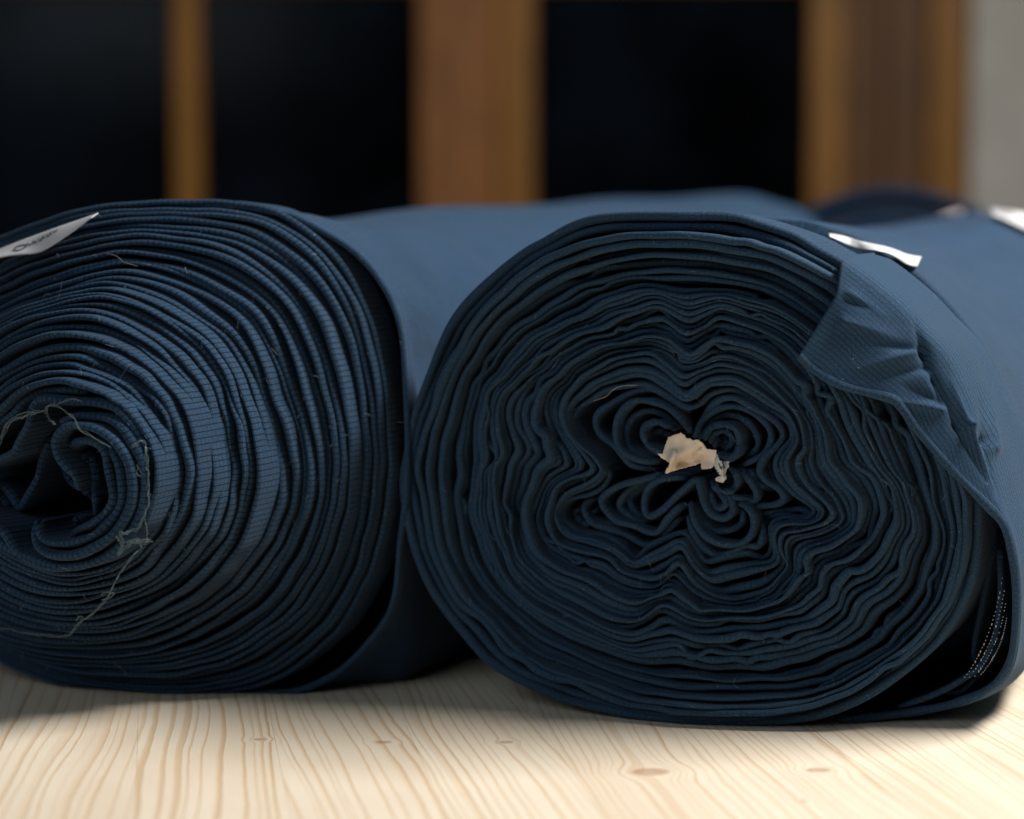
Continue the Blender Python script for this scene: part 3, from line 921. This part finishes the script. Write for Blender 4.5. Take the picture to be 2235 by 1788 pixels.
# ------------------------------------------------------------------ ROLL BEHIND
o3 = at_depth((1945, 735), 2.28); o3[2] = 0
FB = Frame(math.radians(10), o3)
roll_b = thing('fabric_roll', 'dark out-of-focus navy fabric roll lying behind the other two, towards the grey wall', 'fabric roll',
               (float(o3[0]), float(o3[1]), 0.0), 'navy fabric rolls on the table')
ang = np.linspace(0, 2 * math.pi, 200, endpoint=False)
for q in range(14):
    R = .136 * (1 - q / 15.5)
    uz = np.stack([-R * 1.06 * np.cos(ang), .139 + R * .99 * np.sin(ang)], -1)
    nr = normals2(uz, True)
    uz = uz + nr * wob(200, range(2, 9), .0012, RNG)[:, None]
    wn = RNG.uniform(-.003, .004) + np.zeros(200)
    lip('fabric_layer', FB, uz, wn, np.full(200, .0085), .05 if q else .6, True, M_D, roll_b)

# ------------------------------------------------------------------ paper labels
def paper(name, fr, top, bot, wt, wb, label, cat, mat=M_PAPER, group=None, n=40, crumple=.0006, marks=None):
    tp = resample(catmull(top, False, 10), n); bt = resample(catmull(bot, False, 10), n)
    A = fr.world(fr.uz(tp, wt), wt); B = fr.world(fr.uz(bt, wb), wb)
    f = np.linspace(0, 1, 12)
    P = A[:, None] * (1 - f)[None, :, None] + B[:, None] * f[None, :, None]
    ph = RNG.uniform(0, 6.28, 3)
    P += (crumple * (np.sin(np.arange(n) * .5 + ph[0])[:, None] + np.sin(np.arange(n)[:, None] * .23 + f[None] * 4 + ph[1])))[..., None] * (-fr.a)
    S = np.repeat(np.linspace(0, .05, n)[:, None], 12, 1); T = np.repeat(f[None] * .02, n, 0)
    o = grid(name, P, S, T, False, mat, None)
    m = o.modifiers.new('thickness', 'SOLIDIFY'); m.thickness = .0004
    tag(o, label, cat, group)
    return o, P


lab, LP = paper('paper_label', FL, [(-90, 580), (0, 545), (60, 521), (118, 500), (170, 482), (216, 466)],
                [(-90, 586), (0, 563), (40, 557), (84, 552), (122, 532), (165, 502), (200, 476)], .016, .006,
                'white paper label with black print on top of the left fabric roll', 'label', crumple=.0002)


def mark(pts, r=.00035):
    """A printed stroke lying on the label, in label coordinates (along, across)."""
    q = resample(catmull(pts, False, 8), 30)
    i = np.clip(q[:, 0], 0, 1) * (LP.shape[0] - 1.001); j = np.clip(q[:, 1], 0, 1) * (LP.shape[1] - 1.001)
    i0 = i.astype(int); j0 = j.astype(int); a = (i - i0)[:, None]; b = (j - j0)[:, None]
    p = (LP[i0, j0] * (1 - a) + LP[i0 + 1, j0] * a) * (1 - b) + (LP[i0, j0 + 1] * (1 - a) + LP[i0 + 1, j0 + 1] * a) * b
    P, S, T = tube('m', p - FL.a * .0009, r, None, seg=5)
    o = grid('printed_letter', P, S, T, False, M_INK, lab)
    return o


mark([(.42, .62), (.40, .5), (.415, .36), (.455, .32), (.485, .38), (.48, .52), (.45, .63), (.42, .62)])
mark([(.495, .30), (.51, .44), (.53, .36), (.54, .28), (.55, .42), (.56, .30)])
mark([(.575, .26), (.585, .40), (.60, .30), (.61, .22), (.62, .34)])
mark([(.635, .20), (.645, .34), (.66, .24), (.67, .16)])
mark([(.685, .14), (.70, .26), (.715, .12)], .0003)

from mathutils.bvhtree import BVHTree
bpy.context.view_layer.update()


def cast(objs, px, lift):
    """Where the view rays through px meet the given cloth, lifted a little off it."""
    trees = []
    for o in objs:
        trees.append(BVHTree.FromPolygons([o.matrix_world @ v.co for v in o.data.vertices], [tuple(p.vertices) for p in o.data.polygons]))
    out = []; last = None
    for p, r in zip(px, rays(px)):
        best = None
        for t in trees:
            h = t.ray_cast(Vector(CAM), Vector(r).normalized())
            if h[0] is not None and (best is None or h[3] < best):
                best = h[3]
        d = best if best is not None else last
        last = d
        rn = r / np.linalg.norm(r)
        out.append(CAM + rn * (d - .001) if d else None)
    f = next(q for q in out if q is not None)
    out = [f if q is None else q for q in out]
    return np.array(out) + np.asarray(lift)[:, None] * np.array([0.1, -.35, .93])


def cloth_label(top, bot, lt, lb, label, n=40, sm=4):
    tp = resample(catmull(top, False, 10), n); bt = resample(catmull(bot, False, 10), n)
    tt_ = np.linspace(0, 1, n)
    A = cast([wrap_r, fl], tp, np.interp(tt_, [0, 1], lt)); B = cast([wrap_r, fl], bt, np.interp(tt_, [0, 1], lb))
    A = np.stack([smooth(A[:, k], sm, False) for k in range(3)], -1); B = np.stack([smooth(B[:, k], sm, False) for k in range(3)], -1)
    f = np.linspace(0, 1, 10)
    P = A[:, None] * (1 - f)[None, :, None] + B[:, None] * f[None, :, None]
    P[..., 2] += .0003 * np.sin(np.arange(n) * .3)[:, None]
    o = grid('paper_label', P, np.repeat(tt_[:, None], 10, 1), np.repeat(f[None], n, 0), False, M_PAPER, None)
    m = o.modifiers.new('thickness', 'SOLIDIFY'); m.thickness = .0004
    tag(o, label, 'label')


cloth_label([(1804, 514), (1844, 524), (1930, 550), (1973, 567), (2012, 575)], [(1806, 520), (1839, 537), (1868, 547), (1935, 563), (1980, 589), (2004, 592)],
            (.001, .004), (.001, .003), 'narrow curled white paper label lying on the right roll above its flap')
cloth_label([(2148, 474), (2180, 476), (2235, 482), (2330, 500)], [(2158, 480), (2180, 488), (2235, 511), (2330, 556)],
            (.006, .006), (.004, .004), 'blurred white paper label on the right roll at the frame edge', sm=12)
paper('paper_label', FB, [(2040, 484), (2068, 470), (2098, 461)], [(2045, 488), (2075, 494), (2098, 492)], -.006, -.009,
      'small blurred pinkish white label hanging on the far dark roll', 'label', crumple=.0002,
      mat=plain('pinkish_paper', (.72, .62, .60), .7, 50, .05))

# ------------------------------------------------------------------ torn paper in the core
def torn(name, outline, w, label, cat, folds, mat, parent=None):
    from mathutils.geometry import delaunay_2d_cdt
    ol = np.array(Z6(outline))
    ol = resample(np.concatenate([ol, ol[:1]]), 150, False) + RNG.normal(0, .9, (150, 2))
    lo, hi = ol.min(0), ol.max(0)
    gx, gy = np.meshgrid(np.arange(lo[0], hi[0], 3.0), np.arange(lo[1], hi[1], 3.0))
    pts = np.stack([gx.ravel(), gy.ravel()], -1) + RNG.normal(0, .4, (gx.size, 2))
    vv = [Vector(p) for p in np.concatenate([ol, pts])]
    r = delaunay_2d_cdt(vv, [], [list(range(len(ol)))], 1, 1e-4)
    p2 = np.array([tuple(v) for v in r[0]]); tr = np.array([f for f in r[2] if len(f) == 3])
    dw = np.zeros(len(p2))
    for a, b, A, sg in folds:
        a = np.array(Z6([a])[0]); b = np.array(Z6([b])[0]); ab = b - a
        q = np.clip(((p2 - a) @ ab) / (ab @ ab), 0, 1); d = np.linalg.norm(p2 - a - q[:, None] * ab, axis=1)
        dw += A * np.exp(-(d / sg) ** 2)
    for L, A in ((16, .00022), (9, .00008), (30, .0006)):
        for _ in range(3):
            k = RNG.normal(size=2) / L; dw += A * np.sin(p2 @ k * 2 + RNG.uniform(0, 6.28))
    wn = w - dw
    v = FR.world(FR.uz(p2, wn), wn)
    o = add_mesh(name, v, [], None, mat, parent, True, tr)
    m = o.modifiers.new('thickness', 'SOLIDIFY'); m.thickness = .0005
    return o


scrap = torn('torn_paper', [(890, 590), (925, 595), (945, 540), (970, 465), (1020, 450), (1072, 432), (1110, 470), (1150, 492), (1192, 482), (1230, 505), (1255, 545), (1290, 560), (1340, 565), (1330, 610), (1325, 680), (1290, 705), (1225, 712), (1215, 680), (1222, 662), (1140, 690), (1070, 705), (1010, 722), (950, 738), (960, 700), (985, 665), (930, 632)], .009,
             '', '', [((1010, 610), (1130, 590), .0050, 12), ((1130, 590), (1230, 650), -.004, 10), ((985, 665), (1010, 590), .0045, 6), ((1075, 440), (1180, 560), .003, 14), ((960, 720), (1000, 640), .004, 7), ((1060, 650), (1200, 660), -.0045, 14), ((1220, 540), (1170, 580), -.003, 5)], M_CORE)
tag(scrap, 'torn crumpled cream paper stuck in the centre of the right roll', 'paper')
sc2 = torn('torn_paper', [(1338, 598), (1352, 640), (1385, 655), (1428, 648), (1425, 690), (1400, 740), (1405, 775), (1385, 805), (1355, 802), (1328, 795), (1335, 770), (1370, 760), (1350, 730), (1322, 690), (1325, 650)], -.001,
           '', '', [((1350, 640), (1380, 780), .004, 7), ((1400, 660), (1400, 740), -.003, 6)], M_PAPER)
tag(sc2, 'small white torn paper shred with black print beside the cream paper', 'paper')
for pts in ([(1350, 662), (1362, 690), (1375, 712)], [(1360, 700), (1385, 690)], [(1378, 655), (1392, 690), (1390, 712)]):
    q = resample(catmull(Z6(pts), False, 6), 16)
    p = FR.world(FR.uz(q, -.0085), -.0085)
    P_, S_, T_ = tube('m', p, .00035, None, seg=5)
    grid('printed_letter', P_, S_, T_, False, M_INK, sc2)

# ------------------------------------------------------------------ threads and lint
def drape(fr, px, lift=.0012):
    """Lay a thread on the foremost cloth edges under it."""
    nz = np.concatenate(NOSE[id(fr)]); npx = project(nz); nw = (nz - fr.o) @ fr.a
    out = []
    for p in px:
        d = np.linalg.norm(npx - p, axis=1); m = d < 26
        out.append(nw[m].min() if m.any() else nw[d.argmin()])
    w = smooth(np.array(out), 3, False) - lift
    return fr.world(fr.uz(px, w), w)


Z7 = lambda pts: [(x / 2.465, 860 + y / 2.465) for x, y in pts]
TH = [
    ([(-60, 330), (0, 270), (30, 190), (80, 140), (150, 110), (240, 90), (250, 70), (290, 58), (350, 90), (400, 140), (430, 190), (500, 230), (590, 290)], 2, 3.0),
    ([(20, 180), (70, 130), (150, 95), (230, 95), (262, 120), (255, 75), (300, 60), (370, 30), (440, 36)], 1, 2.0),
    ([(250, 75), (262, 130), (300, 165)], 2, 3), ([(0, 240), (40, 160), (110, 130), (200, 100)], 2, 3),
    ([(715, 285), (740, 255), (778, 260), (790, 330), (795, 420), (800, 500), (800, 590), (780, 650), (755, 700), (735, 730)], 4, 3.0),
    ([(735, 380), (750, 410), (765, 430), (750, 442), (735, 425), (745, 395)], 1, 0),
    ([(770, 660), (790, 720), (790, 780)], 2, 2),
    ([(735, 730), (690, 745), (645, 755), (665, 800), (640, 860), (690, 815), (740, 785), (815, 790), (790, 800), (720, 790), (680, 800)], 4, 4.0),
    ([(625, 765), (650, 800), (655, 850)], 2, 3),
    ([(745, 800), (760, 830), (700, 890), (650, 960), (600, 1050), (575, 1100), (500, 1180), (420, 1240), (370, 1298), (280, 1302), (160, 1290), (60, 1272), (-60, 1255)], 3, 2.4),
    ([(540, 1085), (570, 1065), (612, 1078), (580, 1100), (545, 1110)], 2, 2), ([(410, 1220), (430, 1195), (450, 1210), (420, 1240)], 1, 2),
]
thread = thing('loose_thread', 'frayed grey thread trailing across the left roll core to its lower layers', 'thread',
               tuple(float(v) for v in FL.world(FL.uz(np.array([[150., 1380.]]), 0.0), 0.0)[0]))
for pts, cnt, sp in TH:
    for q in range(cnt + 1):
        px = resample(catmull(Z7(pts), False, 10), max(36, 14 * len(pts))); n = len(px)
        px = px + np.stack([wob(n, range(2, 12), sp * .8, RNG, False), wob(n, range(2, 12), sp * .8, RNG, False)], -1)
        p = drape(FL, px, .0014 + .0006 * q)
        P_, S_, T_ = tube('s', p, .00014, None, seg=5)
        grid('strand', P_, S_, T_, False, M_THREAD, thread)
for fr, pts, lbl, c in ((FR, [(1296, 875), (1322, 866), (1340, 850), (1362, 842), (1390, 841)], 'fine pale hair lying near the right roll core', M_STITCH),
                        (FL, [(235, 553), (256, 560), (270, 572), (300, 581)], 'fine pale hair on the upper layers of the left roll', M_STITCH),
                        (FL, [(403, 583), (406, 589), (407, 597)], 'tiny upright lint fibre near the left roll shoulder', M_STITCH)):
    px = resample(catmull(pts, False, 8), 40)
    P_, S_, T_ = tube('h', drape(fr, px, .0016), .00009, None, seg=5)
    tag(grid('lint_fibre', P_, S_, T_, False, c, None), lbl, 'fibre', 'stray lint fibres')

# short stray fibres standing off the cloth edges
M_FUZZ = plain('pale_lint', (.30, .34, .38), .9, 200, .3)
for fr, root, cnt in ((FR, roll_r, 420), (FL, roll_l, 380)):
    nz = np.concatenate(NOSE[id(fr)]); V, Q = [], []
    for q in range(cnt):
        c = nz[RNG.integers(0, len(nz))] - fr.a * .0004
        L = RNG.uniform(.0008, .0030) if q % 12 else RNG.uniform(.004, .009)
        d = fr.u * RNG.normal() + np.array([0, 0, 1.0]) * RNG.normal() - fr.a * abs(RNG.normal()) * .7
        d /= np.linalg.norm(d); b_ = RNG.normal(size=3) * .6
        t = np.linspace(0, 1, 6)[:, None]
        p = c + L * (t * d + t * t * b_ * .6)
        P_, _, _ = tube('f', p, .00005, None, seg=3)
        n_, m_ = P_.shape[:2]; o_ = sum(len(v) for v in V)
        V.append(P_.reshape(-1, 3))
        I, J = np.meshgrid(np.arange(n_ - 1), np.arange(m_ - 1), indexing='ij')
        Q.append((np.stack([I * m_ + J, (I + 1) * m_ + J, (I + 1) * m_ + J + 1, I * m_ + J + 1], -1) + o_).reshape(-1, 4))
    fz = add_mesh('lint_fuzz', np.concatenate(V), np.concatenate(Q), None, M_FUZZ, root)
    fz['kind'] = 'stuff'
